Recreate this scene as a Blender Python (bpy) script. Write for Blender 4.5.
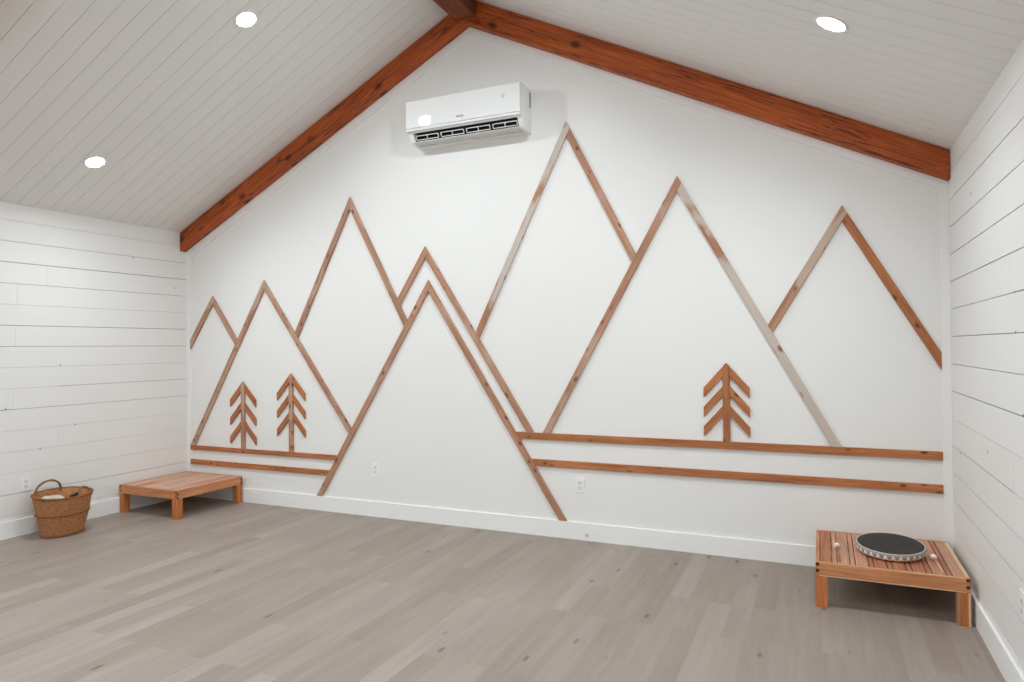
import bpy, bmesh, math, random
from mathutils import Vector, Matrix
random.seed(7)
for o in list(bpy.data.objects):
    bpy.data.objects.remove(o)
SC = bpy.context.scene
COL = SC.collection

# ------------------------------------------------------------------ room size (metres)
W = 6.8195          # left wall x=0, right wall x=W
L = 8.60            # mural wall y=0, rear wall y=-L
EAVE = 2.743
SLOPE = 0.5
MID = W / 2
RIDGE = EAVE + SLOPE * MID
BB_H = 0.139        # baseboard height

# ------------------------------------------------------------------ camera
cam = bpy.data.cameras.new('camera')
cam.sensor_fit = 'HORIZONTAL'
cam.sensor_width = 36.0
cam.lens = 36.0 * 685.59 / 1024.0
cam.clip_start = 0.05
co = bpy.data.objects.new('camera', cam)
COL.objects.link(co)
yaw, pitch, roll = 0.42441, 0.00809, -0.00911
fw = Vector((-math.sin(yaw) * math.cos(pitch), math.cos(yaw) * math.cos(pitch), math.sin(pitch)))
r0 = Vector((math.cos(yaw), math.sin(yaw), 0))
u0 = r0.cross(fw)
rt = r0 * math.cos(roll) + u0 * math.sin(roll)
up = -r0 * math.sin(roll) + u0 * math.cos(roll)
M = Matrix((rt, up, -fw)).transposed().to_4x4()
M.translation = Vector((6.0682, -5.1539, 1.528))
co.matrix_world = M
SC.camera = co

# ------------------------------------------------------------------ world and exposure
wd = bpy.data.worlds.new('world')
SC.world = wd
wd.use_nodes = True
wd.node_tree.nodes['Background'].inputs[0].default_value = (0.75, 0.85, 1.0, 1)
wd.node_tree.nodes['Background'].inputs[1].default_value = 0.5
SC.view_settings.view_transform = 'Standard'
SC.view_settings.look = 'None'
SC.view_settings.gamma = 1.0
SC.view_settings.use_curve_mapping = False
SC.view_settings.exposure = -0.04
LAMP = 300.0          # emission of the downlight lenses
LAMP_COL = (0.915, 1.0, 1.06)
SPOT_W = 90.0       # power of each downlight's beam
SC.cycles.max_bounces = 12
SC.cycles.diffuse_bounces = 8
SC.cycles.glossy_bounces = 4
SC.cycles.use_denoising = True


# ------------------------------------------------------------------ materials
def srgb(r, g, b):
    f = lambda c: (c / 255 / 12.92) if c / 255 <= 0.04045 else ((c / 255 + 0.055) / 1.055) ** 2.4
    return (f(r), f(g), f(b), 1)


class NT:
    def __init__(s, name, rough=0.5, metallic=0.0, spec=0.5):
        s.m = bpy.data.materials.new(name)
        s.m.use_nodes = True
        s.t = s.m.node_tree
        s.b = s.t.nodes['Principled BSDF']
        s.b.inputs['Roughness'].default_value = rough
        s.b.inputs['Metallic'].default_value = metallic
        s.b.inputs['Specular IOR Level'].default_value = spec

    def n(s, kind, **kw):
        n = s.t.nodes.new(kind)
        for k, v in kw.items():
            if k in n.inputs.keys():
                n.inputs[k].default_value = v
            else:
                setattr(n, k, v)
        return n

    def l(s, a, b):
        s.t.links.new(a, b)

    def ramp(s, fac, stops, interp='LINEAR'):
        r = s.n('ShaderNodeValToRGB')
        r.color_ramp.interpolation = interp
        e = r.color_ramp.elements
        while len(e) < len(stops):
            e.new(0.5)
        for i, (p, c) in enumerate(stops):
            e[i].position = p
            e[i].color = c if len(c) == 4 else (*c, 1)
        s.l(fac, r.inputs[0])
        return r.outputs[0]

    def mix(s, fac, a, b, mode='MIX'):
        m = s.n('ShaderNodeMix', data_type='RGBA', blend_type=mode)
        for sock, v in ((m.inputs[0], fac), (m.inputs[6], a), (m.inputs[7], b)):
            if isinstance(v, (int, float)):
                sock.default_value = v
            elif isinstance(v, tuple):
                sock.default_value = v
            else:
                s.l(v, sock)
        return m.outputs[2]

    def math(s, op, a, b=0.0, c=0.0):
        m = s.n('ShaderNodeMath', operation=op)
        for i, v in enumerate((a, b, c)):
            if isinstance(v, (int, float)):
                m.inputs[i].default_value = v
            else:
                s.l(v, m.inputs[i])
        return m.outputs[0]

    def bump(s, h, strength=0.3, dist=0.002):
        b = s.n('ShaderNodeBump')
        b.inputs['Strength'].default_value = strength
        b.inputs['Distance'].default_value = dist
        s.l(h, b.inputs['Height'])
        s.l(b.outputs[0], s.b.inputs['Normal'])

    def base(s, c):
        if isinstance(c, tuple):
            s.b.inputs['Base Color'].default_value = c
        else:
            s.l(c, s.b.inputs['Base Color'])


def plain(name, col, rough=0.5, metallic=0.0, spec=0.5, vary=0.04, scale=30.0, bump=0.0):
    k = NT(name, rough, metallic, spec)
    tc = k.n('ShaderNodeTexCoord')
    no = k.n('ShaderNodeTexNoise', Scale=scale, Detail=4.0)
    k.l(tc.outputs['Object'], no.inputs['Vector'])
    d = tuple(c * (1 - vary) for c in col[:3]) + (1,)
    k.base(k.mix(no.outputs[0], d, col))
    if bump:
        k.bump(no.outputs[0], bump, 0.001)
    return k.m


def wood(name, light, dark, knot, weather=0.0, knots=3.0, rough=0.55, grey=srgb(176, 162, 146), stain_scale=2.2, checks=0.0):
    """UV: u runs along the board in metres, v across it"""
    k = NT(name, rough, 0, 0.35)
    uv = k.n('ShaderNodeUVMap')
    oi = k.n('ShaderNodeObjectInfo')
    off = k.n('ShaderNodeVectorMath', operation='ADD')
    comb = k.n('ShaderNodeCombineXYZ')
    rnd = k.math('MULTIPLY', oi.outputs['Random'], 37.0)
    k.l(rnd, comb.inputs[0])
    k.l(rnd, comb.inputs[2])
    k.l(uv.outputs[0], off.inputs[0])
    k.l(comb.outputs[0], off.inputs[1])
    V = off.outputs[0]
    # long grain
    mp = k.n('ShaderNodeMapping')
    mp.inputs['Scale'].default_value = (2.2, 42.0, 1.0)
    k.l(V, mp.inputs[0])
    g = k.n('ShaderNodeTexNoise', Scale=1.6, Detail=6.0, Roughness=0.6, Distortion=0.5)
    k.l(mp.outputs[0], g.inputs['Vector'])
    col = k.mix(k.ramp(g.outputs[0], [(0.33, (0, 0, 0)), (0.68, (1, 1, 1))]), dark, light)
    # board-scale tone drift
    mp2 = k.n('ShaderNodeMapping')
    mp2.inputs['Scale'].default_value = (1.0, 6.0, 1.0)
    k.l(V, mp2.inputs[0])
    d = k.n('ShaderNodeTexNoise', Scale=stain_scale, Detail=3.0)
    k.l(mp2.outputs[0], d.inputs['Vector'])
    drift = k.ramp(d.outputs[0], [(0.3, (0.8, 0.8, 0.8)), (0.7, (1.14, 1.14, 1.14))])
    col = k.mix(0.85, col, drift, 'MULTIPLY')
    if weather > 0:
        w = k.n('ShaderNodeTexNoise', Scale=1.7, Detail=4.0, Roughness=0.55)
        mp3 = k.n('ShaderNodeMapping')
        mp3.inputs['Scale'].default_value = (1.0, 3.0, 1.0)
        mp3.inputs['Location'].default_value = (5.1, 2.2, 0)
        k.l(V, mp3.inputs[0])
        k.l(mp3.outputs[0], w.inputs['Vector'])
        c0 = 0.5 - (weather - 0.5) * 0.26
        wf = k.ramp(w.outputs[0], [(c0 - 0.035, (0, 0, 0)), (c0 + 0.035, (1, 1, 1))])
        wf = k.math('MULTIPLY', wf, 0.82)
        col = k.mix(wf, col, grey)
    # knots
    mp4 = k.n('ShaderNodeMapping')
    mp4.inputs['Scale'].default_value = (knots, knots * 1.7, 1.0)
    k.l(V, mp4.inputs[0])
    vo = k.n('ShaderNodeTexVoronoi', Scale=1.0, Randomness=1.0)
    k.l(mp4.outputs[0], vo.inputs['Vector'])
    kf = k.ramp(vo.outputs['Distance'], [(0.08, (1, 1, 1)), (0.15, (0.6, 0.6, 0.6)), (0.23, (0, 0, 0))])
    col = k.mix(k.math('MULTIPLY', kf, 0.85), col, knot)
    if checks:
        mp5 = k.n('ShaderNodeMapping')
        mp5.inputs['Scale'].default_value = (0.7, 14.0, 1.0)
        k.l(V, mp5.inputs[0])
        ck = k.n('ShaderNodeTexNoise', Scale=1.0, Detail=5.0, Roughness=0.5, Distortion=0.3)
        k.l(mp5.outputs[0], ck.inputs['Vector'])
        cf = k.ramp(ck.outputs[0], [(0.485, (0, 0, 0)), (0.5, (1, 1, 1)), (0.515, (0, 0, 0))])
        col = k.mix(k.math('MULTIPLY', cf, checks), col, knot)
    k.base(col)
    k.bump(g.outputs[0], 0.12, 0.001)
    return k.m


def floor_material():
    k = NT('oak_floor', 0.5, 0, 0.4)
    tc = k.n('ShaderNodeTexCoord')
    sp = k.n('ShaderNodeSeparateXYZ')
    k.l(tc.outputs['Object'], sp.inputs[0])
    cb = k.n('ShaderNodeCombineXYZ')
    k.l(k.math('ADD', sp.outputs[1], 20.0), cb.inputs[0])
    k.l(k.math('ADD', sp.outputs[0], 0.121 * 200 - 5.16 + 0.121 * 43 - 0.043), cb.inputs[1])
    br = k.n('ShaderNodeTexBrick', offset=0.37, offset_frequency=2, squash=1.0)
    br.inputs['Scale'].default_value = 1.0
    br.inputs['Mortar Size'].default_value = 0.0009
    br.inputs['Mortar Smooth'].default_value = 0.2
    br.inputs['Brick Width'].default_value = 1.27
    br.inputs['Row Height'].default_value = 0.121
    br.inputs['Color1'].default_value = (0, 0, 0, 1)
    br.inputs['Color2'].default_value = (1, 1, 1, 1)
    br.inputs['Mortar'].default_value = (0.5, 0.5, 0.5, 1)
    k.l(cb.outputs[0], br.inputs['Vector'])
    tone = k.ramp(br.outputs['Color'], [(0.0, srgb(144, 131, 120)), (0.35, srgb(149, 137, 126)), (0.7, srgb(153, 141, 131)), (1.0, srgb(159, 148, 138))])
    # per-plank shift so the grain breaks at the joints
    sh = k.n('ShaderNodeVectorMath', operation='SCALE')
    k.l(br.outputs['Color'], sh.inputs[0])
    sh.inputs['Scale'].default_value = 9.0
    ad = k.n('ShaderNodeVectorMath', operation='ADD')
    k.l(cb.outputs[0], ad.inputs[0])
    k.l(sh.outputs[0], ad.inputs[1])
    mp = k.n('ShaderNodeMapping')
    mp.inputs['Scale'].default_value = (1.3, 16, 1)
    k.l(ad.outputs[0], mp.inputs[0])
    g = k.n('ShaderNodeTexNoise', Scale=1.5, Detail=7.0, Roughness=0.62, Distortion=0.6)
    k.l(mp.outputs[0], g.inputs['Vector'])
    gr = k.ramp(g.outputs[0], [(0.3, (0.86, 0.85, 0.845)), (0.7, (1.05, 1.05, 1.05))])
    col = k.mix(0.9, tone, gr, 'MULTIPLY')
    mpb = k.n('ShaderNodeMapping')
    mpb.inputs['Scale'].default_value = (0.8, 3.5, 1)
    k.l(ad.outputs[0], mpb.inputs[0])
    g2 = k.n('ShaderNodeTexNoise', Scale=1.4, Detail=3.0)
    k.l(mpb.outputs[0], g2.inputs['Vector'])
    col = k.mix(0.8, col, k.ramp(g2.outputs[0], [(0.3, (0.92, 0.91, 0.9)), (0.7, (1.05, 1.05, 1.05))]), 'MULTIPLY')
    # knots, sparse
    mk = k.n('ShaderNodeMapping')
    mk.inputs['Scale'].default_value = (2.3, 6.5, 1)
    k.l(ad.outputs[0], mk.inputs[0])
    vo = k.n('ShaderNodeTexVoronoi', Scale=1.0)
    k.l(mk.outputs[0], vo.inputs['Vector'])
    kn = k.ramp(vo.outputs['Distance'], [(0.05, (1, 1, 1)), (0.115, (0, 0, 0))])
    vs = k.n('ShaderNodeSeparateColor')
    k.l(vo.outputs['Color'], vs.inputs[0])
    keep = k.math('GREATER_THAN', vs.outputs[0], 0.30)
    col = k.mix(k.math('MULTIPLY', k.math('MULTIPLY', kn, keep), 0.75), col, srgb(84, 73, 64))
    # seams
    col = k.mix(k.math('MULTIPLY', br.outputs['Fac'], 0.35), col, srgb(128, 114, 100))
    k.base(col)
    k.bump(g.outputs[0], 0.05, 0.001)
    return k.m


def weave_material(name, light, dark, nu, nv, rough=0.75):
    k = NT(name, rough, 0, 0.25)
    uv = k.n('ShaderNodeUVMap')
    sp = k.n('ShaderNodeSeparateXYZ')
    k.l(uv.outputs[0], sp.inputs[0])
    a = k.math('SINE', k.math('MULTIPLY', sp.outputs[0], nu * 2 * math.pi))
    b = k.math('SINE', k.math('MULTIPLY', sp.outputs[1], nv * 2 * math.pi))
    ab = k.math('MULTIPLY', a, b)
    no = k.n('ShaderNodeTexNoise', Scale=40.0, Detail=4.0)
    k.l(uv.outputs[0], no.inputs['Vector'])
    f = k.math('ADD', k.math('MULTIPLY', ab, 0.15), k.math('MULTIPLY', no.outputs[0], 1.0))
    k.base(k.ramp(f, [(0.25, dark), (0.75, light)]))
    k.bump(ab, 0.5, 0.002)
    return k.m


def chevron_material():
    k = NT('zigzag_weave', 0.8, 0, 0.2)
    uv = k.n('ShaderNodeUVMap')
    sp = k.n('ShaderNodeSeparateXYZ')
    k.l(uv.outputs[0], sp.inputs[0])
    u = k.math('MULTIPLY', sp.outputs[0], 30.0)
    tri = k.math('PINGPONG', u, 0.5)            # 0..0.5
    v = sp.outputs[1]
    edge = k.math('ADD', k.math('MULTIPLY', tri, 0.95), 0.16)
    d = k.math('SUBTRACT', v, edge)
    white = k.math('LESS_THAN', k.math('ABSOLUTE', d), 0.19)
    above = k.math('GREATER_THAN', d, 0.0)
    fine = k.math('GREATER_THAN', k.math('SINE', k.math('MULTIPLY', d, 58.0)), 0.2)
    grey = k.mix(fine, srgb(122, 116, 110), srgb(176, 170, 162))
    low = k.mix(k.math('GREATER_THAN', k.math('SINE', k.math('MULTIPLY', d, 40.0)), 0.3), srgb(206, 198, 186), srgb(168, 158, 146))
    col = k.mix(above, low, grey)
    col = k.mix(white, col, srgb(248, 244, 238))
    k.base(col)
    k.bump(white, 0.4, 0.002)
    return k.m


WHITE = srgb(233, 232, 229)
M_wall = plain('wall_paint', WHITE, 0.6, vary=0.025, scale=1.2, spec=0.3)
M_board = plain('shiplap_paint', srgb(231, 230, 227), 0.45, vary=0.03, scale=2.0)
M_ceil = plain('ceiling_paint', srgb(229, 228, 225), 0.5, vary=0.02, scale=1.5)
M_gap = plain('board_gap', srgb(96, 90, 82), 0.9)
M_trim = plain('trim_paint', srgb(238, 237, 235), 0.4, vary=0.01)
M_knot = plain('nail_knot', srgb(52, 44, 38), 0.8)
M_floor = floor_material()
M_beam = wood('stained_beam', srgb(192, 98, 42), srgb(150, 64, 24), srgb(52, 16, 6), knots=3.6, checks=0.9)
M_ridge = wood('ridge_beam_wood', srgb(150, 84, 50), srgb(104, 52, 28), srgb(50, 24, 14), knots=1.2, checks=0.4)
M_strip = wood('strip_wood', srgb(187, 142, 114), srgb(158, 111, 85), srgb(84, 38, 22), weather=0.3, knots=8.0, grey=srgb(184, 154, 134))
M_strip_o = wood('strip_wood_orange', srgb(190, 124, 78), srgb(152, 90, 52), srgb(80, 34, 18), weather=0.0, knots=8.0)
M_strip_g = wood('strip_wood_weathered', srgb(184, 138, 106), srgb(158, 104, 74), srgb(120, 58, 30), weather=0.85, knots=6.5, grey=srgb(197, 188, 178))
M_strip_h = wood('strip_wood_faded', srgb(188, 144, 114), srgb(162, 114, 86), srgb(108, 46, 28), weather=0.5, knots=7.5, grey=srgb(188, 168, 150))
M_bench = wood('bench_cedar', srgb(210, 148, 104), srgb(180, 112, 70), srgb(100, 48, 26), knots=1.2, rough=0.5)
M_slat = wood('bench_slat_cedar', srgb(206, 158, 130), srgb(178, 124, 96), srgb(100, 54, 34), knots=1.2, rough=0.5)
M_slat_r = wood('bench_slat_red_cedar', srgb(190, 124, 90), srgb(150, 88, 58), srgb(84, 38, 22), knots=1.2, rough=0.5)
M_slat_l = wood('bench_slat_pale_cedar', srgb(216, 182, 158), srgb(190, 146, 120), srgb(120, 70, 44), knots=1.2, rough=0.5)
M_leg = wood('bench_leg_cedar', srgb(206, 134, 76), srgb(166, 92, 44), srgb(110, 52, 24), knots=0.9, rough=0.5)
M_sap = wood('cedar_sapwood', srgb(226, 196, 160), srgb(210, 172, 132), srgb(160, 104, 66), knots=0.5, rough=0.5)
M_endgrain = plain('end_grain', srgb(84, 34, 18), 0.8, vary=0.3, scale=200)
M_plastic = plain('white_plastic', srgb(238, 238, 236), 0.35, vary=0.01)
M_gloss = plain('white_gloss_plastic', srgb(228, 228, 226), 0.03, vary=0.005, spec=0.22)
M_dark = plain('dark_plastic', srgb(24, 24, 26), 0.6, vary=0.2)
M_grey = plain('grey_plastic', srgb(120, 120, 120), 0.5, vary=0.05)
M_lgrey = plain('light_grey_plastic', srgb(200, 199, 196), 0.45, vary=0.02)
M_drum = plain('drum_skin_dark', srgb(62, 58, 54), 0.75, vary=0.12, scale=60, spec=0.25)
M_groove = plain('drum_groove', srgb(34, 31, 29), 0.9, vary=0.1)
M_rope = plain('white_rope', srgb(226, 220, 210), 0.85, vary=0.25, scale=160, bump=0.4)
M_under = plain('drum_under', srgb(96, 72, 54), 0.8, vary=0.3, scale=30)
M_chev = chevron_material()
M_felt = plain('white_felt', srgb(240, 226, 216), 0.95, vary=0.12, scale=120, bump=0.5)
M_stick = wood('mallet_stick', srgb(226, 186, 150), srgb(196, 150, 112), srgb(150, 100, 66), knots=0.5)
M_stick_d = wood('mallet_stick_brown', srgb(170, 120, 88), srgb(136, 90, 62), srgb(90, 50, 32), knots=0.5)
M_basket = weave_material('wicker', srgb(196, 140, 96), srgb(122, 74, 44), 46, 26)
M_braid = weave_material('wicker_braid', srgb(172, 112, 72), srgb(98, 54, 32), 70, 2)
M_handle = weave_material('wicker_handle', srgb(160, 114, 78), srgb(96, 62, 40), 26, 2)
M_cloth = plain('grey_cloth', srgb(196, 190, 180), 0.9, vary=0.15, scale=25)
M_cloth_b = plain('brown_cloth', srgb(150, 96, 66), 0.9, vary=0.3, scale=40)


def lens_material():
    k = NT('downlight_lens', 0.4)
    k.base((0.9, 0.9, 0.9, 1))
    k.b.inputs['Emission Color'].default_value = (*LAMP_COL, 1)
    k.b.inputs['Emission Strength'].default_value = LAMP
    return k.m


M_lens = lens_material()


# ------------------------------------------------------------------ object helpers
def obj(name, bm, mats, parent=None, loc=None, smooth=False):
    me = bpy.data.meshes.new(name)
    bmesh.ops.recalc_face_normals(bm, faces=bm.faces[:])
    if smooth:
        for f in bm.faces:
            f.smooth = True
    bm.to_mesh(me)
    bm.free()
    for m in (mats if isinstance(mats, (list, tuple)) else [mats]):
        me.materials.append(m)
    o = bpy.data.objects.new(name, me)
    COL.objects.link(o)
    if parent:
        o.parent = parent
    if loc:
        o.location = loc
    return o


def thing(name, label, cat, loc=(0, 0, 0), group=None, rotz=0.0):
    o = bpy.data.objects.new(name, None)
    o.empty_display_size = 0.1
    COL.objects.link(o)
    o.location = loc
    o.rotation_euler = (0, 0, rotz)
    return tag(o, label, cat, group)


def tag(o, label, cat, group=None):
    o['label'] = label
    o['category'] = cat
    if group:
        o['group'] = group
    return o


def struct(name, bm, mats, **kw):
    o = obj(name, bm, mats, **kw)
    o['kind'] = 'structure'
    return o


def dup(root, loc, label, group=None):
    r = root.copy()
    COL.objects.link(r)
    r.location = loc
    r['label'] = label
    if group:
        r['group'] = group
    for ch in list(root.children):
        c = ch.copy()
        COL.objects.link(c)
        c.parent = r
        for g in list(ch.children):
            d = g.copy()
            COL.objects.link(d)
            d.parent = c
    return r


def box(bm, x0, x1, y0, y1, z0, z1, mat=0, bev=0.0, axis=None):
    n0 = len(bm.verts)
    r = bmesh.ops.create_cube(bm, size=1.0)
    vs = r['verts']
    for v in vs:
        v.co = Vector(((x0 + x1) / 2 + v.co.x * (x1 - x0), (y0 + y1) / 2 + v.co.y * (y1 - y0), (z0 + z1) / 2 + v.co.z * (z1 - z0)))
    fs = set(f for v in vs for f in v.link_faces)
    for f in fs:
        f.material_index = mat
    if bev:
        es = list(set(e for v in vs for e in v.link_edges))
        bmesh.ops.bevel(bm, geom=es, offset=bev, segments=2, profile=0.6, affect='EDGES')
    return bm


def woodbox(x0, x1, y0, y1, z0, z1, axis, bev=0.0015):
    """box with UVs: u along axis (0 x, 1 y, 2 z)"""
    bm = bmesh.new()
    box(bm, x0, x1, y0, y1, z0, z1, bev=bev)
    d = Vector((axis == 0, axis == 1, axis == 2))
    uvdir(bm, d)
    return bm


def uvdir(bm, d):
    d = Vector(d).normalized()
    uv = bm.loops.layers.uv.verify()
    a = Vector((0, 0, 1)) if abs(d.z) < 0.9 else Vector((1, 0, 0))
    p = d.cross(a).normalized()
    q = d.cross(p).normalized()
    for f in bm.faces:
        for l in f.loops:
            c = l.vert.co
            l[uv].uv = (c.dot(d), c.dot(p) * 0.93 + c.dot(q) * 1.07)


def prism_xz(poly, y0, y1, d=None, bev=0.0, bm=None):
    """polygon in the x-z plane, extruded from y0 to y1"""
    bm = bm or bmesh.new()
    a = [bm.verts.new((x, y0, z)) for x, z in poly]
    b = [bm.verts.new((x, y1, z)) for x, z in poly]
    n = len(poly)
    bm.faces.new(a)
    bm.faces.new(b[::-1])
    for i in range(n):
        bm.faces.new((a[i], b[i], b[(i + 1) % n], a[(i + 1) % n]))
    if bev:
        bmesh.ops.bevel(bm, geom=bm.edges[:], offset=bev, segments=1, affect='EDGES')
    if d is not None:
        uvdir(bm, d)
    return bm


def disc(bm, c, nrm, r, h, seg=24, mat=0, r2=None):
    q = Vector(nrm).normalized().to_track_quat('Z', 'Y').to_matrix().to_4x4()
    q.translation = Vector(c)
    res = bmesh.ops.create_cone(bm, cap_ends=True, segments=seg, radius1=r, radius2=r if r2 is None else r2, depth=h, matrix=q)
    for f in set(f for v in res['verts'] for f in v.link_faces):
        f.material_index = mat


def tube(bm, pts, rad, seg=10, closed=False, mat=0, twist=None):
    """round tube through points, uv u along, v around"""
    uv = bm.loops.layers.uv.verify()
    n = len(pts)
    pts = [Vector(p) for p in pts]
    rings, cum = [], [0.0]
    nrm = None
    for i, p in enumerate(pts):
        a = pts[(i - 1) % n] if (closed or i > 0) else pts[i]
        b = pts[(i + 1) % n] if (closed or i < n - 1) else pts[i]
        t = (b - a).normalized()
        if nrm is None:
            nrm = t.orthogonal().normalized()
        nrm = (nrm - t * nrm.dot(t)).normalized()
        bn = t.cross(nrm)
        r = rad[i] if isinstance(rad, (list, tuple)) else rad
        ring = []
        for j in range(seg):
            an = 2 * math.pi * j / seg
            rr = r * (1 + (twist[0] * math.cos(twist[1] * an + twist[2] * i) if twist else 0))
            ring.append(bm.verts.new(p + nrm * (math.cos(an) * rr) + bn * (math.sin(an) * rr)))
        rings.append(ring)
        if i:
            cum.append(cum[-1] + (p - pts[i - 1]).length)
    m = n if closed else n - 1
    tot = cum[-1] or 1
    for i in range(m):
        A, B = rings[i], rings[(i + 1) % n]
        for j in range(seg):
            f = bm.faces.new((A[j], A[(j + 1) % seg], B[(j + 1) % seg], B[j]))
            f.smooth = True
            f.material_index = mat
            u0, u1 = cum[i] / tot, (cum[i + 1] / tot if i + 1 < n else 1.0)
            for l, (u, v) in zip(f.loops, ((u0, j / seg), (u0, (j + 1) / seg), (u1, (j + 1) / seg), (u1, j / seg))):
                l[uv].uv = (u, v)
    if not closed:
        bm.faces.new(rings[0][::-1]).material_index = mat
        bm.faces.new(rings[-1]).material_index = mat
    return bm


# ------------------------------------------------------------------ room shell
bm = bmesh.new()
box(bm, -0.15, W + 0.15, -L - 0.15, 0.15, -0.12, 0)
struct('floor', bm, M_floor)

# mural wall (gable) and rear wall
gable = [(-0.15, 0), (W + 0.15, 0), (W + 0.15, EAVE - 0.03), (MID, RIDGE + 0.12), (-0.15, EAVE - 0.03)]
gable = [(-0.15, 0), (W + 0.15, 0), (W + 0.15, EAVE + 0.05), (MID, RIDGE + 0.13), (-0.15, EAVE + 0.05)]
struct('wall_back', prism_xz(gable, 0.0, 0.15), M_wall)
struct('wall_front', prism_xz(gable, -L - 0.15, -L), M_wall)

# shiplap side walls: boards 173 mm on centre with tight, uneven gaps
PITCH, Z0 = 0.1733, 0.1785


def shiplap(side):
    bm = bmesh.new()
    rnd = random.Random(11 if side == 'left' else 23)
    inx = 0.0 if side == 'left' else W
    s = 1 if side == 'left' else -1
    box(bm, *sorted((inx - s * 0.15, inx - s * 0.010)), -L, 0, 0, EAVE + 0.12, mat=1)
    z = Z0 - PITCH
    while z < EAVE + 0.05:
        y = 0.0
        first = True
        while y > -L:
            ln = rnd.uniform(1.3, 3.4) if first else rnd.uniform(1.8, 3.6)
            first = False
            y1 = max(-L, y - ln)
            g = rnd.choice((0.0014, 0.0030, 0.0040, 0.0050))
            zz0, zz1 = max(0, z + g), min(EAVE + 0.1, z + PITCH - 0.0003)
            face = inx - s * rnd.uniform(0, 0.0006)
            box(bm, *sorted((face, inx - s * 0.012)), y1 + 0.0005, y - 0.0005, zz0, zz1)
            y = y1
        z += PITCH
    dots = {'left': [(-1.318, 1.403), (-1.76, 1.057), (-1.188, 0.869), (-0.617, 2.419), (-1.49, 0.691), (-0.146, 2.163)],
            'right': [(-0.72, 2.34), (-0.30, 0.86), (-1.72, 1.225), (-1.04, 0.98), (-1.62, 1.569)]}[side]
    for y, z in dots:
        disc(bm, (inx + s * 0.0006, y, z), (1, 0, 0), 0.0055, 0.001, 10, mat=2)
    return bm


struct('wall_left', shiplap('left'), [M_board, M_gap, M_knot])
struct('wall_right', shiplap('right'), [M_board, M_gap, M_knot])


# tongue-and-groove ceiling: boards run from eave to ridge, 127.5 mm wide
def ceiling():
    bm = bmesh.new()
    P, off = 0.1305, -1.672
    k = int((0.2 - off) / P) + 1
    ys = []
    y = off + P * 14
    while y > 0:
        y -= P
    ys = [0.0]
    while y > -L:
        ys.append(y)
        y -= P
    ys.append(-L)
    n = Vector((-SLOPE, 0, 1)).normalized()
    for sgn in (1, -1):
        def pt(d, y, h):       # d: plan distance from the eave wall, h: height above the ceiling plane
            x = d if sgn > 0 else W - d
            nx = n.x * h * (1 if sgn > 0 else -1)
            return (x + nx, y, EAVE + SLOPE * d + n.z * h)
        v = 0.0015
        for a, b in zip(ys[:-1], ys[1:]):
            if a - b < 0.01:
                continue
            # board face, two groove flanks
            prof = [(a, 0.003), (a - v, 0.0), (b + v, 0.0), (b, 0.003)]
            lo = [bm.verts.new(pt(-0.02, y, h)) for y, h in prof]
            hi = [bm.verts.new(pt(MID + 0.0, y, h)) for y, h in prof]
            for i in range(3):
                f = bm.faces.new((lo[i], lo[i + 1], hi[i + 1], hi[i]))
                f.material_index = 0 if i == 1 else 1
        # roof deck behind the boards
        A = [bm.verts.new(pt(*q)) for q in ((-0.05, 0.1, 0.0031), (-0.05, -L - 0.1, 0.0031), (MID, -L - 0.1, 0.0031), (MID, 0.1, 0.0031))]
        B = [bm.verts.new(pt(*q)) for q in ((-0.05, 0.1, 0.08), (-0.05, -L - 0.1, 0.08), (MID, -L - 0.1, 0.08), (MID, 0.1, 0.08))]
        bm.faces.new(A)
        bm.faces.new(B)
        for i in range(4):
            bm.faces.new((A[i], A[(i + 1) % 4], B[(i + 1) % 4], B[i]))
    return bm


M_groove_c = plain('ceiling_groove_paint', srgb(200, 196, 189), 0.6)
struct('ceiling', ceiling(), [M_ceil, M_groove_c])

# baseboards with an eased top edge
bm = bmesh.new()
box(bm, 0.0005, W - 0.0005, -0.016, 0.0, 0, BB_H, bev=0.003)
struct('baseboard_back', bm, M_trim)
for side, xa, xb in (('left', 0.0, 0.016), ('right', W - 0.016, W)):
    bm = bmesh.new()
    box(bm, xa, xb, -L, -0.016, 0, BB_H, bev=0.003)
    struct('baseboard_' + side, bm, M_trim)
bm = bmesh.new()
box(bm, 0.016, W - 0.016, -L, -L + 0.016, 0, BB_H, bev=0.003)
struct('baseboard_front', bm, M_trim)

# flat trim framing the mural wall: two corner boards, two rake boards
TX0, TX1 = 0.058, 6.767
struct('trim_1', prism_xz([(0, BB_H), (TX0, BB_H), (TX0, 2.460 + SLOPE * TX0), (0, 2.460)], -0.012, 0.0), M_trim)
struct('trim_2', prism_xz([(TX1, BB_H), (W, BB_H), (W, 2.495), (TX1, 2.495 + SLOPE * (W - TX1) * 0.98)], -0.012, 0.0), M_trim)
struct('trim_3', prism_xz([(0, 2.460), (3.392, 4.168), (MID, 2.60 + SLOPE * MID), (0, 2.60)], -0.012, 0.0), M_trim)
struct('trim_4', prism_xz([(W, 2.495), (3.392, 4.168), (MID, 2.60 + SLOPE * MID), (W, 2.60)], -0.012, 0.0), M_trim)

# ------------------------------------------------------------------ exposed beams
BAX, BAPEX = 3.378, 4.240
BT, BB = 2.741, 2.547       # rafter top and bottom lines at the eave wall


def rafter(name, side, y0, y1, label, group=None):
    poly = [(0.001, BB), (BAX, BAPEX), (MID, BT + SLOPE * MID), (0.001, BT)]
    d = (1, 0, SLOPE)
    if side == 'right':
        poly = [(W - 0.001, BB + 0.010), (BAX, BAPEX), (MID, BT + SLOPE * MID), (W - 0.001, BT)]
        d = (1, 0, -SLOPE)
    o = obj(name, prism_xz(poly, y0, y1, d, bev=0.003), M_beam)
    return tag(o, label, 'beam', group)


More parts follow.
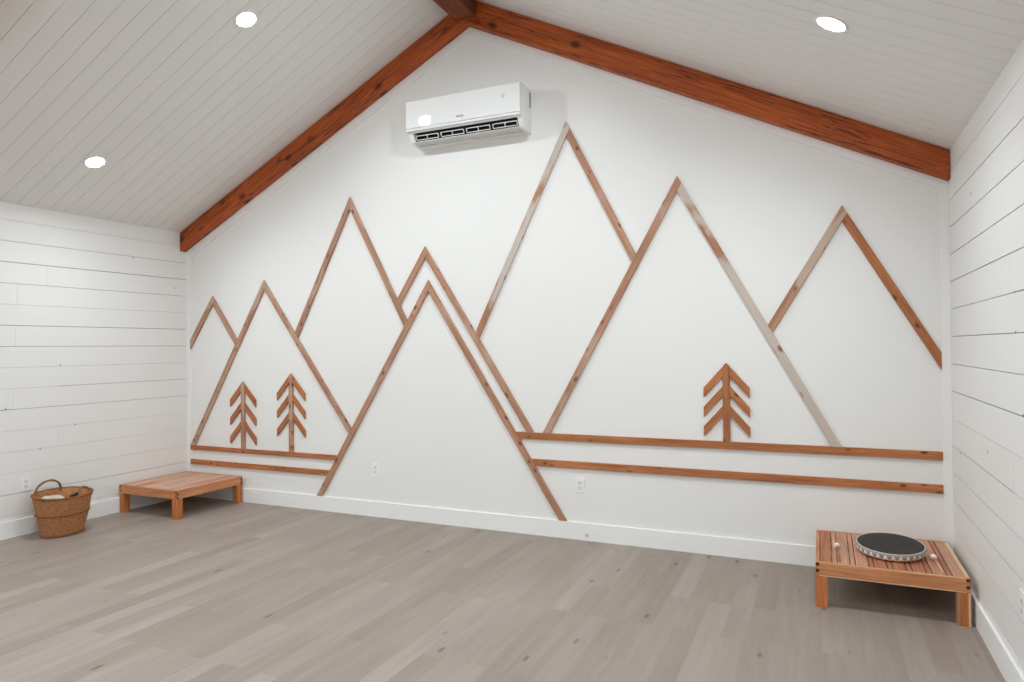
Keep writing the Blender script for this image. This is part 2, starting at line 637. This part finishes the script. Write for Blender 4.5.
rafter('rafter_beam', 'left', -0.089, -0.0125, 'reddish stained wooden beam climbing the left side of the mural wall')
rafter('rafter_beam', 'right', -0.089, -0.0125, 'reddish stained wooden beam descending the right side of the mural wall')
rafter('rafter_beam', 'left', -2.929, -2.840, 'stained rafter beam cut off by the top left corner of the view')
rafter('rafter_beam', 'right', -2.929, -2.840, 'second stained rafter beam on the right slope, nearer than the one on the mural wall')
rafter('rafter_beam', 'left', -5.769, -5.680, 'third stained rafter beam on the left slope, far from the mural wall')
rafter('rafter_beam', 'right', -5.769, -5.680, 'third stained rafter beam on the right slope, far from the mural wall')
poly = [(3.288, 4.276), (3.478, 4.276), (3.478, EAVE + SLOPE * (W - 3.478) - 0.002), (MID, RIDGE - 0.002), (3.288, EAVE + SLOPE * 3.288 - 0.002)]
o = obj('ridge_beam', prism_xz(poly, -L + 0.001, -0.0895, (0, 1, 0), bev=0.003), M_ridge)
tag(o, 'dark brown ridge beam running overhead from the gable peak', 'beam')

# ------------------------------------------------------------------ mural of wooden strips
F0, F1 = -0.019, -0.0005
SW = 0.054


def isect(p, d, q, e):
    c = d[0] * e[1] - d[1] * e[0]
    t = ((q[0] - p[0]) * e[1] - (q[1] - p[1]) * e[0]) / c
    return (p[0] + d[0] * t, p[1] + d[1] * t)


def sub(a, b):
    return (a[0] - b[0], a[1] - b[1])


def inward(p, d, side):
    """point on the inner edge line of a leg (offset by the strip width towards the mountain's axis)"""
    l = math.hypot(*d)
    nx, nz = d[1] / l, -d[0] / l
    if (nx > 0) != (side == 'L'):
        nx, nz = -nx, -nz
    return (p[0] + nx * SW, p[1] + nz * SW)


PK = {
    'A': ((0.379, 2.076), (0.063, 1.630), (0.716, 1.620)),
    'B': ((1.070, 2.205), (0.058, 0.531), (2.113, 0.791)),
    'C': ((2.117, 2.923), (1.457, 1.681), (2.730, 1.766)),
    'D': ((2.920, 2.411), (2.626, 1.957), (3.931, 0.834)),
    'E': ((2.949, 2.115), (1.710, 0.138), (4.211, 0.135)),
    'F': ((4.233, 3.317), (3.410, 1.657), (4.785, 2.224)),
    'G': ((5.102, 2.785), (4.012, 0.834), (6.185, 0.828)),
    'H': ((6.203, 2.464), (5.728, 1.671), (6.767, 1.462)),
}
UR = (0.775, 0.829)
LR = (0.561, 0.616)
UL = (0.487, 0.532)
LL = (0.337, 0.387)


def outer(k, s):
    a, l, r = PK[k]
    e = l if s == 'L' else r
    return a, sub(e, a)


CUT = {      # where each leg stops: a vertical line, a horizontal line, or another leg's outer edge
    'A': (('x', TX0), ('B', 'L')), 'B': (('z', UL[1]), ('E', 'L')), 'C': (('B', 'R'), ('E', 'L')),
    'D': (('C', 'R'), ('z', UR[1])), 'E': (('z', BB_H), ('z', BB_H)), 'F': (('D', 'R'), ('G', 'L')),
    'G': (('z', UR[1]), ('z', UR[1])), 'H': (('G', 'R'), ('x', TX1)),
}
INFO = {
    'A': ('smallest mountain outline of wood strips beside the left wall', M_strip, M_strip),
    'B': ('wood strip mountain outline enclosing the two small trees', M_strip, M_strip),
    'C': ('tall wood strip mountain outline rising behind the tree mountain, left of the paired peaks', M_strip, M_strip),
    'D': ('wood strip mountain outline just behind and above the front centre mountain', M_strip, M_strip),
    'E': ('front centre mountain outline of wood strips, its feet reaching the baseboard', M_strip, M_strip),
    'F': ('tallest mountain outline of wood strips, below the air conditioner', M_strip_g, M_strip),
    'G': ('wide wood strip mountain outline right of centre, one weathered grey side', M_strip, M_strip_g),
    'H': ('rightmost mountain outline of wood strips, cut off by the corner trim', M_strip_h, M_strip_o),
}


def cutline(c):
    if c[0] == 'x':
        return (c[1], 0), (0, 1)
    if c[0] == 'z':
        return (0, c[1]), (1, 0)
    return outer(c[0], c[1])


for k in 'ABCDEFGH':
    ap, le, re_ = PK[k]
    dL, dR = sub(le, ap), sub(re_, ap)
    iL, iR = inward(ap, dL, 'L'), inward(ap, dR, 'R')
    J = isect(iL, dL, ap, dR)
    K = isect(iL, dL, iR, dR)
    cl, cr = cutline(CUT[k][0]), cutline(CUT[k][1])
    Lo, Li = isect(ap, dL, *cl), isect(iL, dL, *cl)
    Ro, Ri = isect(ap, dR, *cr), isect(iR, dR, *cr)
    lab, ml, mr = INFO[k]
    t = thing('wooden_mountain', lab, 'wall decoration', (ap[0], 0, ap[1]), 'wooden mountain outlines on the mural wall')
    rel = lambda P: [(x - ap[0], z - ap[1]) for x, z in P]
    a = obj('strip', prism_xz(rel([ap, Lo, Li, J]), F0, F1, (dL[0], 0, dL[1]), bev=0.0012), ml, t)
    b = obj('strip', prism_xz(rel([J, Ro, Ri, K]), F0 + 0.0005, F1, (dR[0], 0, dR[1]), bev=0.0012), mr, t)
    if k == 'F':
        a['label'] = 'grey weathered strip with orange knots'
    if k == 'G':
        b['label'] = 'grey weathered strip'

# ground lines
aE, dEL = outer('E', 'L')
_, dER = outer('E', 'R')
for nm, (z0, z1), side, lab, mt in (
        ('horizon_strip', UR, 'R', 'upper of the two long horizontal wood strips right of the front mountain', M_strip_o),
        ('horizon_strip', LR, 'R', 'lower of the two long horizontal wood strips right of the front mountain', M_strip_o),
        ('horizon_strip', UL, 'L', 'upper horizontal wood strip under the two small trees', M_strip_o),
        ('horizon_strip', LL, 'L', 'lower horizontal wood strip on the left, just above the low bench', M_strip_o)):
    d = dER if side == 'R' else dEL
    p0 = isect(aE, d, (0, z0), (1, 0))[0]
    p1 = isect(aE, d, (0, z1), (1, 0))[0]
    e = TX1 if side == 'R' else TX0
    s = 0.001 if side == 'R' else -0.001
    poly = [(p0 + s, z0), (e, z0), (e, z1 - 0.0005), (p1 + s, z1 - 0.0005)]
    o = obj(nm, prism_xz(poly, F0, F1, (1, 0, 0), bev=0.0012), mt)
    tag(o, lab, 'wall decoration', 'horizontal wood strips on the mural wall')


def tree(xc, base, apex, half, zs, rise, vh, label, mt, mb):
    t = thing('wooden_tree', label, 'wall decoration', (xc, 0, base), 'wooden trees on the mural wall')
    h = 0.024
    poly = [(-h, 0), (h, 0), (h, apex - h - base), (0, apex - base), (-h, apex - h - base)]
    obj('trunk', prism_xz(poly, F0 - 0.001, F1, (0, 0, 1), bev=0.0012), mt, t)
    for z in zs:
        for s in (-1, 1):
            q = [(s * half, z - base), (s * half, z - base - vh), (s * (h + 0.0004), z - base - vh + rise), (s * (h + 0.0004), z - base + rise)]
            obj('branch', prism_xz(q, F0, F1, (s * half, 0, -rise), bev=0.0012), mb, t)


tree(5.437, UR[1], 1.397, 0.160, (1.216, 1.076, 0.935), 0.152, 0.071,
     'wooden tree with six branches inside the wide right mountain', M_strip_o, M_strip_o)
tree(0.786, UL[1], 1.206, 0.170, (1.020, 0.835, 0.648), 0.157, 0.072,
     'shorter left one of two small wooden trees on the left', M_strip, M_strip_o)
tree(1.403, UL[1], 1.288, 0.172, (1.097, 0.924, 0.748), 0.165, 0.070,
     'taller right one of two small wooden trees on the left', M_strip, M_strip_o)

# ------------------------------------------------------------------ recessed downlights
LN = {1: Vector((SLOPE, 0, -1)).normalized(), -1: Vector((-SLOPE, 0, -1)).normalized()}


def downlight(d, sgn, y, label, group='recessed ceiling lights'):
    x = d if sgn > 0 else W - d
    n = LN[sgn]
    t = thing('recessed_downlight', label, 'ceiling light', (x, y, EAVE + SLOPE * d), group)
    t.rotation_euler = n.to_track_quat('Z', 'Y').to_euler()
    bm = bmesh.new()           # trim ring, a lathe lying on the ceiling plane
    prof = [(0.064, 0.0), (0.0645, 0.004), (0.074, 0.0055), (0.082, 0.004), (0.0845, -0.001), (0.064, -0.001)]
    S = 40
    vs = [[bm.verts.new((r * math.cos(2 * math.pi * i / S), r * math.sin(2 * math.pi * i / S), z)) for r, z in prof] for i in range(S)]
    for i in range(S):
        A, B = vs[i], vs[(i + 1) % S]
        for j in range(len(prof)):
            m = (j + 1) % len(prof)
            bm.faces.new((A[j], A[m], B[m], B[j]))
    obj('trim_ring', bm, M_trim, t, smooth=True)
    bm = bmesh.new()
    disc(bm, (0, 0, 0.0012), (0, 0, 1), 0.0635, 0.002, 32)
    obj('lens', bm, M_lens, t)
    ld = bpy.data.lights.new('downlight_beam', 'SPOT')
    ld.energy = SPOT_W
    ld.color = LAMP_COL
    ld.spot_size = math.radians(158)
    ld.spot_blend = 0.9
    ld.shadow_soft_size = 0.055
    lo = bpy.data.objects.new('downlight_beam', ld)
    COL.objects.link(lo)
    lo.parent = t
    lo.location = (0, 0, 0.004)
    lo.rotation_euler = (math.pi, 0, 0)
    return t


downlight(0.657, 1, -1.445, 'lit recessed downlight low on the left ceiling slope near the left wall')
downlight(2.318, 1, -1.452, 'lit recessed downlight high on the left ceiling slope')
downlight(0.690, -1, -1.470, 'lit recessed downlight on the right ceiling slope')
downlight(2.318, -1, -1.452, 'lit recessed downlight high on the right ceiling slope, near the ridge beam')
for yy, where in ((-4.29, 'middle bay'), (-7.10, 'rear bay')):
    for d, hl in ((0.657, 'low'), (2.318, 'high')):
        for sgn, lr in ((1, 'left'), (-1, 'right')):
            downlight(d, sgn, yy, 'lit recessed downlight %s on the %s slope in the %s' % (hl, lr, where))

# ------------------------------------------------------------------ air conditioner
AX0, AX1 = 2.878, 3.930
t = thing('air_conditioner', 'white wall-mounted split air conditioner below the gable peak', 'air conditioner', (AX0, 0, 3.262))
AW = AX1 - AX0


def prism_yz(poly, x0, x1, bm=None, mat=0, bev=0.0):
    bm = bm or bmesh.new()
    a = [bm.verts.new((x0, y, z)) for y, z in poly]
    b = [bm.verts.new((x1, y, z)) for y, z in poly]
    n = len(poly)
    fs = [bm.faces.new(a), bm.faces.new(b[::-1])]
    for i in range(n):
        fs.append(bm.faces.new((a[i], b[i], b[(i + 1) % n], a[(i + 1) % n])))
    for f in fs:
        f.material_index = mat
    if bev:
        bmesh.ops.bevel(bm, geom=list(set(e for f in fs for e in f.edges)), offset=bev, segments=2, affect='EDGES')
    return bm


# body: closed side cheeks and a middle section with a recessed outlet (local z=0 is the underside at the wall)
full = [(-0.001, 0.355), (-0.195, 0.355), (-0.219, 0.348), (-0.219, 0.091), (-0.195, 0.082), (-0.158, 0.020), (-0.135, 0.006), (-0.001, 0.0)]
mid = [(-0.001, 0.355), (-0.195, 0.355), (-0.219, 0.348), (-0.219, 0.091), (-0.195, 0.082), (-0.175, 0.115), (-0.120, 0.078), (-0.158, 0.020), (-0.135, 0.006), (-0.001, 0.0)]
bm = bmesh.new()
prism_yz(full, 0.0, 0.045, bm)
prism_yz(full, AW - 0.040, AW, bm)
prism_yz(mid, 0.045, AW - 0.040, bm)
obj('body', bm, M_plastic, t)
bm = bmesh.new()          # dark lining of the outlet
prism_yz([(-0.1935, 0.0815), (-0.1745, 0.1135), (-0.1215, 0.0775), (-0.157, 0.0225), (-0.1555, 0.0235), (-0.1235, 0.0775), (-0.1745, 0.1115), (-0.192, 0.0825)], 0.046, AW - 0.041, bm)
obj('air_outlet', bm, M_dark, t)
bm = bmesh.new()
box(bm, -0.002, AW + 0.002, -0.236, -0.2192, 0.114, 0.343, bev=0.004)
pan = obj('front_panel', bm, M_gloss, t)
bm = bmesh.new()
box(bm, -0.002, AW + 0.002, -0.235, -0.2192, 0.091, 0.1115, bev=0.004)
obj('panel_lip', bm, M_gloss, t)
bm = bmesh.new()
box(bm, 0.484, 0.550, -0.2375, -0.2358, 0.146, 0.160, bev=0.0006)
bd = obj('badge', bm, M_grey, pan)
bd['label'] = 'small grey badge'
bm = bmesh.new()
for i in range(5):
    x = 0.490 + i * 0.011
    box(bm, x, x + 0.007, -0.2382, -0.2374, 0.150, 0.156)
obj('badge_lettering', bm, M_lgrey, pan)
# louvre frames: four sections of thin vanes inside the outlet
N_SEC = 4
sec0, sec1 = 0.062, AW - 0.052
gap = 0.028
sw = (sec1 - sec0 - gap * (N_SEC - 1)) / N_SEC
dv = Vector((0, 0.044, -0.058)).normalized()      # along the slanted opening, front to back
for i in range(N_SEC):
    x0 = sec0 + i * (sw + gap)
    x1 = x0 + sw
    bm = bmesh.new()
    A = Vector((0, -0.178, 0.062))
    B = Vector((0, -0.160, 0.033))
    r = 0.0035
    for a, b in (((x0, A), (x1, A)), ((x0, B), (x1, B)), ((x0, A), (x0, B)), ((x1, A), (x1, B)), (((x0 + x1) / 2, A), ((x0 + x1) / 2, B))):
        tube(bm, [Vector((a[0], 0, 0)) + a[1], Vector((b[0], 0, 0)) + b[1]], r, 8)
    obj('louvre_frame', bm, M_plastic, t)
bm = bmesh.new()
prism_yz([(-0.157, 0.0165), (-0.136, 0.0035), (-0.060, 0.0), (-0.058, 0.0025), (-0.135, 0.0055), (-0.156, 0.0195)], 0.03, AW - 0.03, bm)
obj('bottom_flap', bm, M_lgrey, t)
for x in (0.17, 0.60, 0.93):
    bm = bmesh.new()
    disc(bm, (x, -0.095, 0.001), (0, 0.1, -1), 0.006, 0.004, 12)
    obj('screw_cover', bm, M_grey, t)
bm = bmesh.new()
disc(bm, (AW - 0.145, -0.2361, 0.255), (0, -1, 0), 0.017, 0.0012, 28)
obj('panel_disc', bm, M_lgrey, pan)  # plain pale grey disc on the front panel
# side grille on the right cheek
bm = bmesh.new()
box(bm, AW - 0.001, AW + 0.0012, -0.044, -0.006, 0.205, 0.330)
sg = obj('side_grille', bm, M_lgrey, t)
bm = bmesh.new()
for i in range(9):
    z = 0.232 + i * 0.0105
    box(bm, AW + 0.001, AW + 0.0022, -0.040, -0.010, z, z + 0.006)
box(bm, AW + 0.001, AW + 0.0022, -0.040, -0.014, 0.208, 0.222)
obj('grille_slots', bm, M_grey, sg)

# ------------------------------------------------------------------ wall outlets
M_socket = plain('socket_face', srgb(226, 226, 224), 0.35, vary=0.01)
M_slot = plain('socket_slot', srgb(120, 118, 115), 0.6)


def outlet(loc, rotz, label, gang=1):
    """plate lies in local x-z, facing local -y"""
    t = thing('wall_outlet', label, 'power outlet', loc, 'white wall outlets', rotz)
    bm = bmesh.new()
    w = 0.037 if gang == 1 else 0.0585
    box(bm, -w, w, -0.006, -0.0003, -0.060, 0.060, bev=0.0025)
    pl = obj('cover_plate', bm, M_plastic, t)
    for cx in ((0,) if gang == 1 else (-0.023, 0.023)):
        for z in (-0.021, 0.021):
            bm = bmesh.new()
            box(bm, cx - 0.017, cx + 0.017, -0.0082, -0.0058, z - 0.0145, z + 0.0145, bev=0.002)
            so = obj('socket', bm, M_socket, t)
            bm = bmesh.new()
            box(bm, cx - 0.0085, cx - 0.0055, -0.0088, -0.0080, z - 0.003, z + 0.007)
            box(bm, cx + 0.0055, cx + 0.0085, -0.0088, -0.0080, z - 0.003, z + 0.006)
            disc(bm, (cx, -0.0084, z - 0.0085), (0, 1, 0), 0.003, 0.0008, 10)
            obj('slots', bm, M_slot, so)
    bm = bmesh.new()
    disc(bm, (0, -0.0063, 0), (0, 1, 0), 0.003, 0.001, 12)
    obj('screw', bm, M_lgrey, t)
    return t


outlet((2.375, 0, 0.427), 0, 'white power outlet inside the front centre mountain')
outlet((4.316, 0, 0.430), 0, 'white power outlet below the horizontal strips, right of the front mountain')
outlet((0, -1.608, 0.420), math.pi / 2, 'white power outlet on the shiplap wall above the wicker basket')
outlet((W, -1.68, 0.431), -math.pi / 2, 'white power outlet at the right edge on the shiplap wall')
bm = bmesh.new()
S = 28
tube(bm, [(0.014 * math.cos(2 * math.pi * i / S), -0.0012, 0.014 * math.sin(2 * math.pi * i / S)) for i in range(S)], 0.0016, 8, closed=True)
disc(bm, (0, -0.0015, 0), (0, 1, 0), 0.013, 0.002, 24)
t = thing('cable_cap', 'small round white cap on the baseboard below the outlet', 'cap', (4.375, -0.016, 0.045))
obj('cap_rim', bm, M_lgrey, t)
bm = bmesh.new()
disc(bm, (0.006, -0.003, -0.004), (0, 1, 0), 0.0028, 0.001, 10)
obj('cap_hole', bm, M_slot, t)


# ------------------------------------------------------------------ low cedar benches
BW, BH, AP, LG = 0.76, 0.26, 0.078, 0.062


def make_bench(loc, label, slatmats, legmats):
    """local origin: front-left foot corner; x to the right, y to the back"""
    t = thing('low_bench', label, 'bench', loc, 'low cedar platform benches')
    th = 0.020
    fa = obj('front_apron', woodbox(0, BW, 0, th, BH - AP, BH, 0), M_bench, t)
    ba = obj('back_apron', woodbox(0, BW, BW - th, BW, BH - AP, BH, 0), M_bench, t)
    for x0 in (0.0, BW - th):
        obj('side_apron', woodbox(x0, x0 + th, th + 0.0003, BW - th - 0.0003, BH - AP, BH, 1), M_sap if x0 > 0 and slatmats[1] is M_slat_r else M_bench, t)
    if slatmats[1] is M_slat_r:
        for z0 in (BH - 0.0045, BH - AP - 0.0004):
            obj('sapwood_highlight_edge', woodbox(th, BW - th, -0.0006, 0.004, z0, z0 + 0.005, 0, bev=0.0003), M_sap, fa)  # pale strips stand in for highlights along the apron's top and bottom edges
    # dark end grain of the finger joints at the corners of the front and side faces
    for x in (0.0, BW - th):
        for z0 in (BH - 0.021, BH - 0.058):
            j = obj('joint_end', woodbox(x + 0.001, x + th - 0.001, -0.0008, 0.002, z0, z0 + 0.018, 0, bev=0.0004), M_endgrain, fa)
    for y in (0.0, BW - th):
        for z0 in (BH - 0.0395, BH - 0.0765):
            obj('joint_end', woodbox(BW - 0.002, BW + 0.0008, y + 0.001, y + th - 0.001, z0, z0 + 0.017, 0, bev=0.0004), M_endgrain, fa)
    # slats: wide and narrow boards alternating
    x = th + 0.0035
    i = 0
    while x < BW - th - 0.02:
        w = (0.0615, 0.0225)[i % 2]
        z = BH - 0.001 - (0.0 if i % 2 == 0 else 0.001)
        obj('slat', woodbox(x, min(x + w, BW - th - 0.002), th + 0.001, BW - th - 0.001, z - 0.018, z, 1, bev=0.001), slatmats[random.random() < 0.35 or (x > 0.27 and x < 0.5)], t)
        x += w + 0.0053
        i += 1
    # bearers under the slats
    for y in (0.22, 0.50):
        obj('bearer', woodbox(th, BW - th, y, y + 0.036, BH - 0.062, BH - 0.021, 0), M_bench, t)
    # legs below the apron, flush with its faces
    for k, (lx, ly) in enumerate(((0, 0), (BW - LG, 0), (0, BW - LG), (BW - LG, BW - LG))):
        lg = obj('leg', woodbox(lx, lx + LG, ly, ly + LG, 0, BH - AP - 0.0005, 2, bev=0.002), legmats, t)
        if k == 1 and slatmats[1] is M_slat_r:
            obj('sapwood_highlight_edge', woodbox(lx - 0.0006, lx + 0.014, ly - 0.0006, ly + LG * 0.9, 0.0005, BH - AP - 0.001, 2, bev=0.0003), M_sap, lg)
            obj('sapwood_highlight_edge', woodbox(lx + LG - 0.010, lx + LG + 0.0006, ly - 0.0006, ly + LG * 0.9, 0.0005, BH - AP - 0.001, 2, bev=0.0003), M_sap, lg)
    return t


make_bench((0.024, -0.786, 0), 'low wooden slatted bench in the left corner, bare top', (M_slat, M_slat_l), M_leg)
make_bench((6.020, -0.787, 0), 'low wooden slatted bench in the right corner, holding a drum', (M_slat, M_slat_r), M_leg)

# ------------------------------------------------------------------ drum and mallets on the right bench
DR = thing('hand_drum', 'round dark-topped drum with white zigzag rim on the right bench', 'drum', (6.429, -0.447, BH))
tilt = math.radians(5.5)
DR.rotation_euler = (tilt, 0, 0)
DR.scale = (0.965, 0.965, 1)
DC = 0.0575          # top plane above the bench at the drum's centre


def lathe(prof, seg, bm=None, vlen=True, mat=0):
    bm = bm or bmesh.new()
    uv = bm.loops.layers.uv.verify()
    cum = [0]
    for a, b in zip(prof[:-1], prof[1:]):
        cum.append(cum[-1] + math.hypot(b[0] - a[0], b[1] - a[1]))
    rings = []
    for i in range(seg):
        an = 2 * math.pi * i / seg
        rings.append([bm.verts.new((r * math.cos(an), r * math.sin(an), z)) for r, z in prof])
    for i in range(seg):
        A, B = rings[i], rings[(i + 1) % seg]
        for j in range(len(prof) - 1):
            if prof[j][0] < 1e-6 and prof[j + 1][0] < 1e-6:
                continue
            f = bm.faces.new((A[j], B[j], B[j + 1], A[j + 1]))
            f.smooth = True
            f.material_index = mat
            u0, u1 = i / seg, (i + 1) / seg
            v0, v1 = cum[j] / cum[-1], cum[j + 1] / cum[-1]
            for l, q in zip(f.loops, ((u0, v0), (u1, v0), (u1, v1), (u0, v1))):
                l[uv].uv = q
    bmesh.ops.remove_doubles(bm, verts=bm.verts[:], dist=1e-6)
    return bm


obj('drum_body', lathe([(0.0, -0.052), (0.06, -0.0515), (0.12, -0.043), (0.160, -0.032), (0.176, -0.022), (0.180, -0.004), (0.170, 0.001), (0.15, 0.001)], 72), M_under, DR, (0, 0, DC))
top = obj('drum_top', lathe([(0.187, 0.002), (0.184, 0.0060), (0.16, 0.0082), (0.10, 0.0105), (0.05, 0.0115), (0.0, 0.012)], 72), M_drum, DR, (0, 0, DC))
obj('rim_band', lathe([(0.168, -0.039), (0.183, -0.0345), (0.193, -0.022), (0.1965, -0.010), (0.195, 0.000), (0.189, 0.0055), (0.186, 0.0055)], 144), M_chev, DR, (0, 0, DC))
bm = bmesh.new()
S = 120
tube(bm, [(0.1875 * math.cos(2 * math.pi * i / S), 0.1875 * math.sin(2 * math.pi * i / S), 0.0055) for i in range(S)], 0.0024, 8, closed=True, twist=(0.2, 2, 0.8))
obj('rim_cord', bm, M_rope, DR, (0, 0, DC))
for k in range(7):          # curled tongue grooves round the top
    an = 2 * math.pi * k / 7 + 0.3
    pts = []
    for s in range(25):
        u = s / 24
        if u < 0.3:
            q = (0.135 - u / 0.3 * 0.05, -0.022)
        elif u > 0.7:
            q = (0.085 + (u - 0.7) / 0.3 * 0.05, 0.022)
        else:
            b = -math.pi / 2 - (u - 0.3) / 0.4 * math.pi
            q = (0.085 + 0.022 * math.cos(b), 0.022 * math.sin(b))
        x, y = q[0] * math.cos(an) - q[1] * math.sin(an), q[0] * math.sin(an) + q[1] * math.cos(an)
        r = math.hypot(x, y)
        pts.append((x, y, 0.0119 - 0.0022 * (r / 0.13) ** 1.6))
    bm = bmesh.new()
    tube(bm, pts, 0.0012, 6)
    obj('tongue_groove', bm, M_groove, top)


def mallet(head, tail, label, ms):
    h, q = Vector(head), Vector(tail)
    t = thing('drum_mallet', label, 'mallet', (h.x, h.y, BH - 0.001), 'drum mallets on the right bench')
    t.rotation_euler = (0, 0, math.atan2(q.y - h.y, q.x - h.x))
    ln = (q - h).length
    bm = bmesh.new()
    uvs = bmesh.ops.create_uvsphere(bm, u_segments=24, v_segments=16, radius=0.0185)
    for v in bm.verts:
        v.co *= 1 + 0.03 * math.sin(v.co.x * 900) * math.sin(v.co.y * 800)
        v.co.z *= 0.95
    obj('mallet_head', bm, M_felt, t, (0, 0, 0.0186), smooth=True)
    bm = bmesh.new()
    tube(bm, [(0.012, 0, 0.0186), (ln * 0.5, 0, 0.0105), (ln, 0, 0.0048)], [0.004, 0.0042, 0.0048], 10)
    obj('stick', bm, ms, t)


mallet((6.138, -0.452, 0), (6.150, -0.735, 0), 'white-headed drum mallet lying left of the drum', M_stick_d)
mallet((6.648, -0.492, 0), (6.662, -0.755, 0), 'white-headed drum mallet lying right of the drum', M_stick)

# ------------------------------------------------------------------ wicker basket
bc = Vector((0.268, -1.470, 0))
K_ = thing('wicker_basket', 'brown oval wicker basket with two handles on the floor by the left wall', 'basket', bc)
RA, RB, BA_, BB_, HT = 0.222, 0.190, 0.158, 0.112, 0.335     # rim and base half-axes (y, x), height


def bprof(u):
    """half-axes at height fraction u"""
    w = u ** 0.85
    return BA_ + (RA - BA_) * w, BB_ + (RB - BB_) * w


def boval(u, an, grow=0.0):
    a, b = bprof(max(0, min(1, u)))
    sag = 0.014 * u * u * math.cos(an)
    return Vector(((b + grow) * math.cos(an), (a + grow) * math.sin(an), u * HT - sag))


bm = bmesh.new()
uvl = bm.loops.layers.uv.verify()
NA, NZ = 276, 104
ring = []
for j in range(NZ + 1):
    u = j / NZ
    row = []
    for i in range(NA):
        an = 2 * math.pi * i / NA
        g = 0.0022 * math.sin(an * 46) * math.sin(u * 26 * 2 * math.pi)
        g += 0.003 * math.sin(an * 2 + 1.0) * u + 0.002 * math.sin(u * 9 + an * 3)
        row.append(bm.verts.new(boval(u, an, g)))
    ring.append(row)
for j in range(NZ):
    for i in range(NA):
        i2 = (i + 1) % NA
        f = bm.faces.new((ring[j][i], ring[j][i2], ring[j + 1][i2], ring[j + 1][i]))
        f.smooth = True
        for l, q in zip(f.loops, ((i / NA, j / NZ), ((i + 1) / NA, j / NZ), ((i + 1) / NA, (j + 1) / NZ), (i / NA, (j + 1) / NZ))):
            l[uvl].uv = q
inner = [[bm.verts.new(boval(u, 2 * math.pi * i / NA, -0.008)) for i in range(NA)] for u in (1.0, 0.66, 0.33, 0.03)]
prev = ring[-1]
for row in inner:
    for i in range(NA):
        i2 = (i + 1) % NA
        f = bm.faces.new((prev[i], prev[i2], row[i2], row[i]))
        f.smooth = True
        for l, q in zip(f.loops, ((i / NA, 0.5), ((i + 1) / NA, 0.5), ((i + 1) / NA, 0.8), (i / NA, 0.8))):
            l[uvl].uv = q
    prev = row
bm.faces.new(prev)
bm.faces.new(ring[0][::-1])
obj('woven_body', bm, M_basket, K_)
for nm, u, gr, rad in (('rim_braid', 1.0, 0.0, 0.0085), ('middle_braid', 0.545, 0.004, 0.0075), ('base_braid', 0.03, 0.003, 0.0075)):
    bm = bmesh.new()
    S = 160
    tube(bm, [boval(u, 2 * math.pi * i / S, gr) + Vector((0, 0, 0.002 if u == 0.03 else 0)) for i in range(S)], rad, 8, closed=True, twist=(0.22, 2, 0.55))
    obj(nm, bm, M_braid, K_)


def bhandle(ang0, ang1, height, lean):
    p0, p1 = boval(1, ang0, -0.004), boval(1, ang1, -0.004)
    pts = []
    for s in range(31):
        u = s / 30
        b = math.pi * u
        c = p0.lerp(p1, 0.5 - 0.5 * math.cos(b))
        lift = math.sin(b) ** 0.8 if 0 < u < 1 else 0
        pts.append(c + Vector((lean * lift, 0, height * lift - 0.02 * (1 - lift))))
    bm = bmesh.new()
    tube(bm, pts, 0.0085, 10, twist=(0.16, 2, 0.6))
    obj('handle', bm, M_handle, K_)


bhandle(math.radians(220), math.radians(156), 0.088, 0.012)     # wall side
bhandle(math.radians(10), math.radians(54), 0.050, -0.060)      # room side, folded in

bm = bmesh.new()           # folded cloth in the basket
bmesh.ops.create_icosphere(bm, subdivisions=5, radius=1.0)
for v in bm.verts:
    c = v.co.copy()
    w = 0.10 * math.sin(c.x * 6 + c.y * 3) + 0.07 * math.sin(c.y * 11 - c.x * 4)
    v.co = Vector((c.x * 0.125, c.y * 0.088, max(c.z, -0.6) * 0.042 * (1 + w)))
o = obj('folded_cloth', bm, M_cloth, smooth=True)
o.location = bc + Vector((0.0, -0.085, HT - 0.046))
tag(o, 'pale grey folded cloth inside the wicker basket', 'cloth')
bm = bmesh.new()
bmesh.ops.create_icosphere(bm, subdivisions=4, radius=1.0)
for v in bm.verts:
    c = v.co.copy()
    v.co = Vector((c.x * 0.085, c.y * 0.065, c.z * 0.075)) * (1 + 0.08 * math.sin(c.x * 7 + c.z * 5) + 0.06 * math.sin(c.y * 9))
o = obj('bundled_cloth', bm, M_cloth_b, smooth=True)
o.location = bc + Vector((-0.01, 0.082, HT - 0.102))
tag(o, 'brown bundled cloth inside the wicker basket, beside the pale cloth', 'cloth')
bm = bmesh.new()
box(bm, -0.02, 0.02, -0.028, 0.028, -0.012, 0.012, bev=0.006)
o = obj('black_pouch', bm, M_dark)
o.location = bc + Vector((0.060, 0.055, HT - 0.022))
o.rotation_euler = (0.25, -0.35, 0.2)
tag(o, 'small black item lying on top inside the wicker basket', 'pouch')
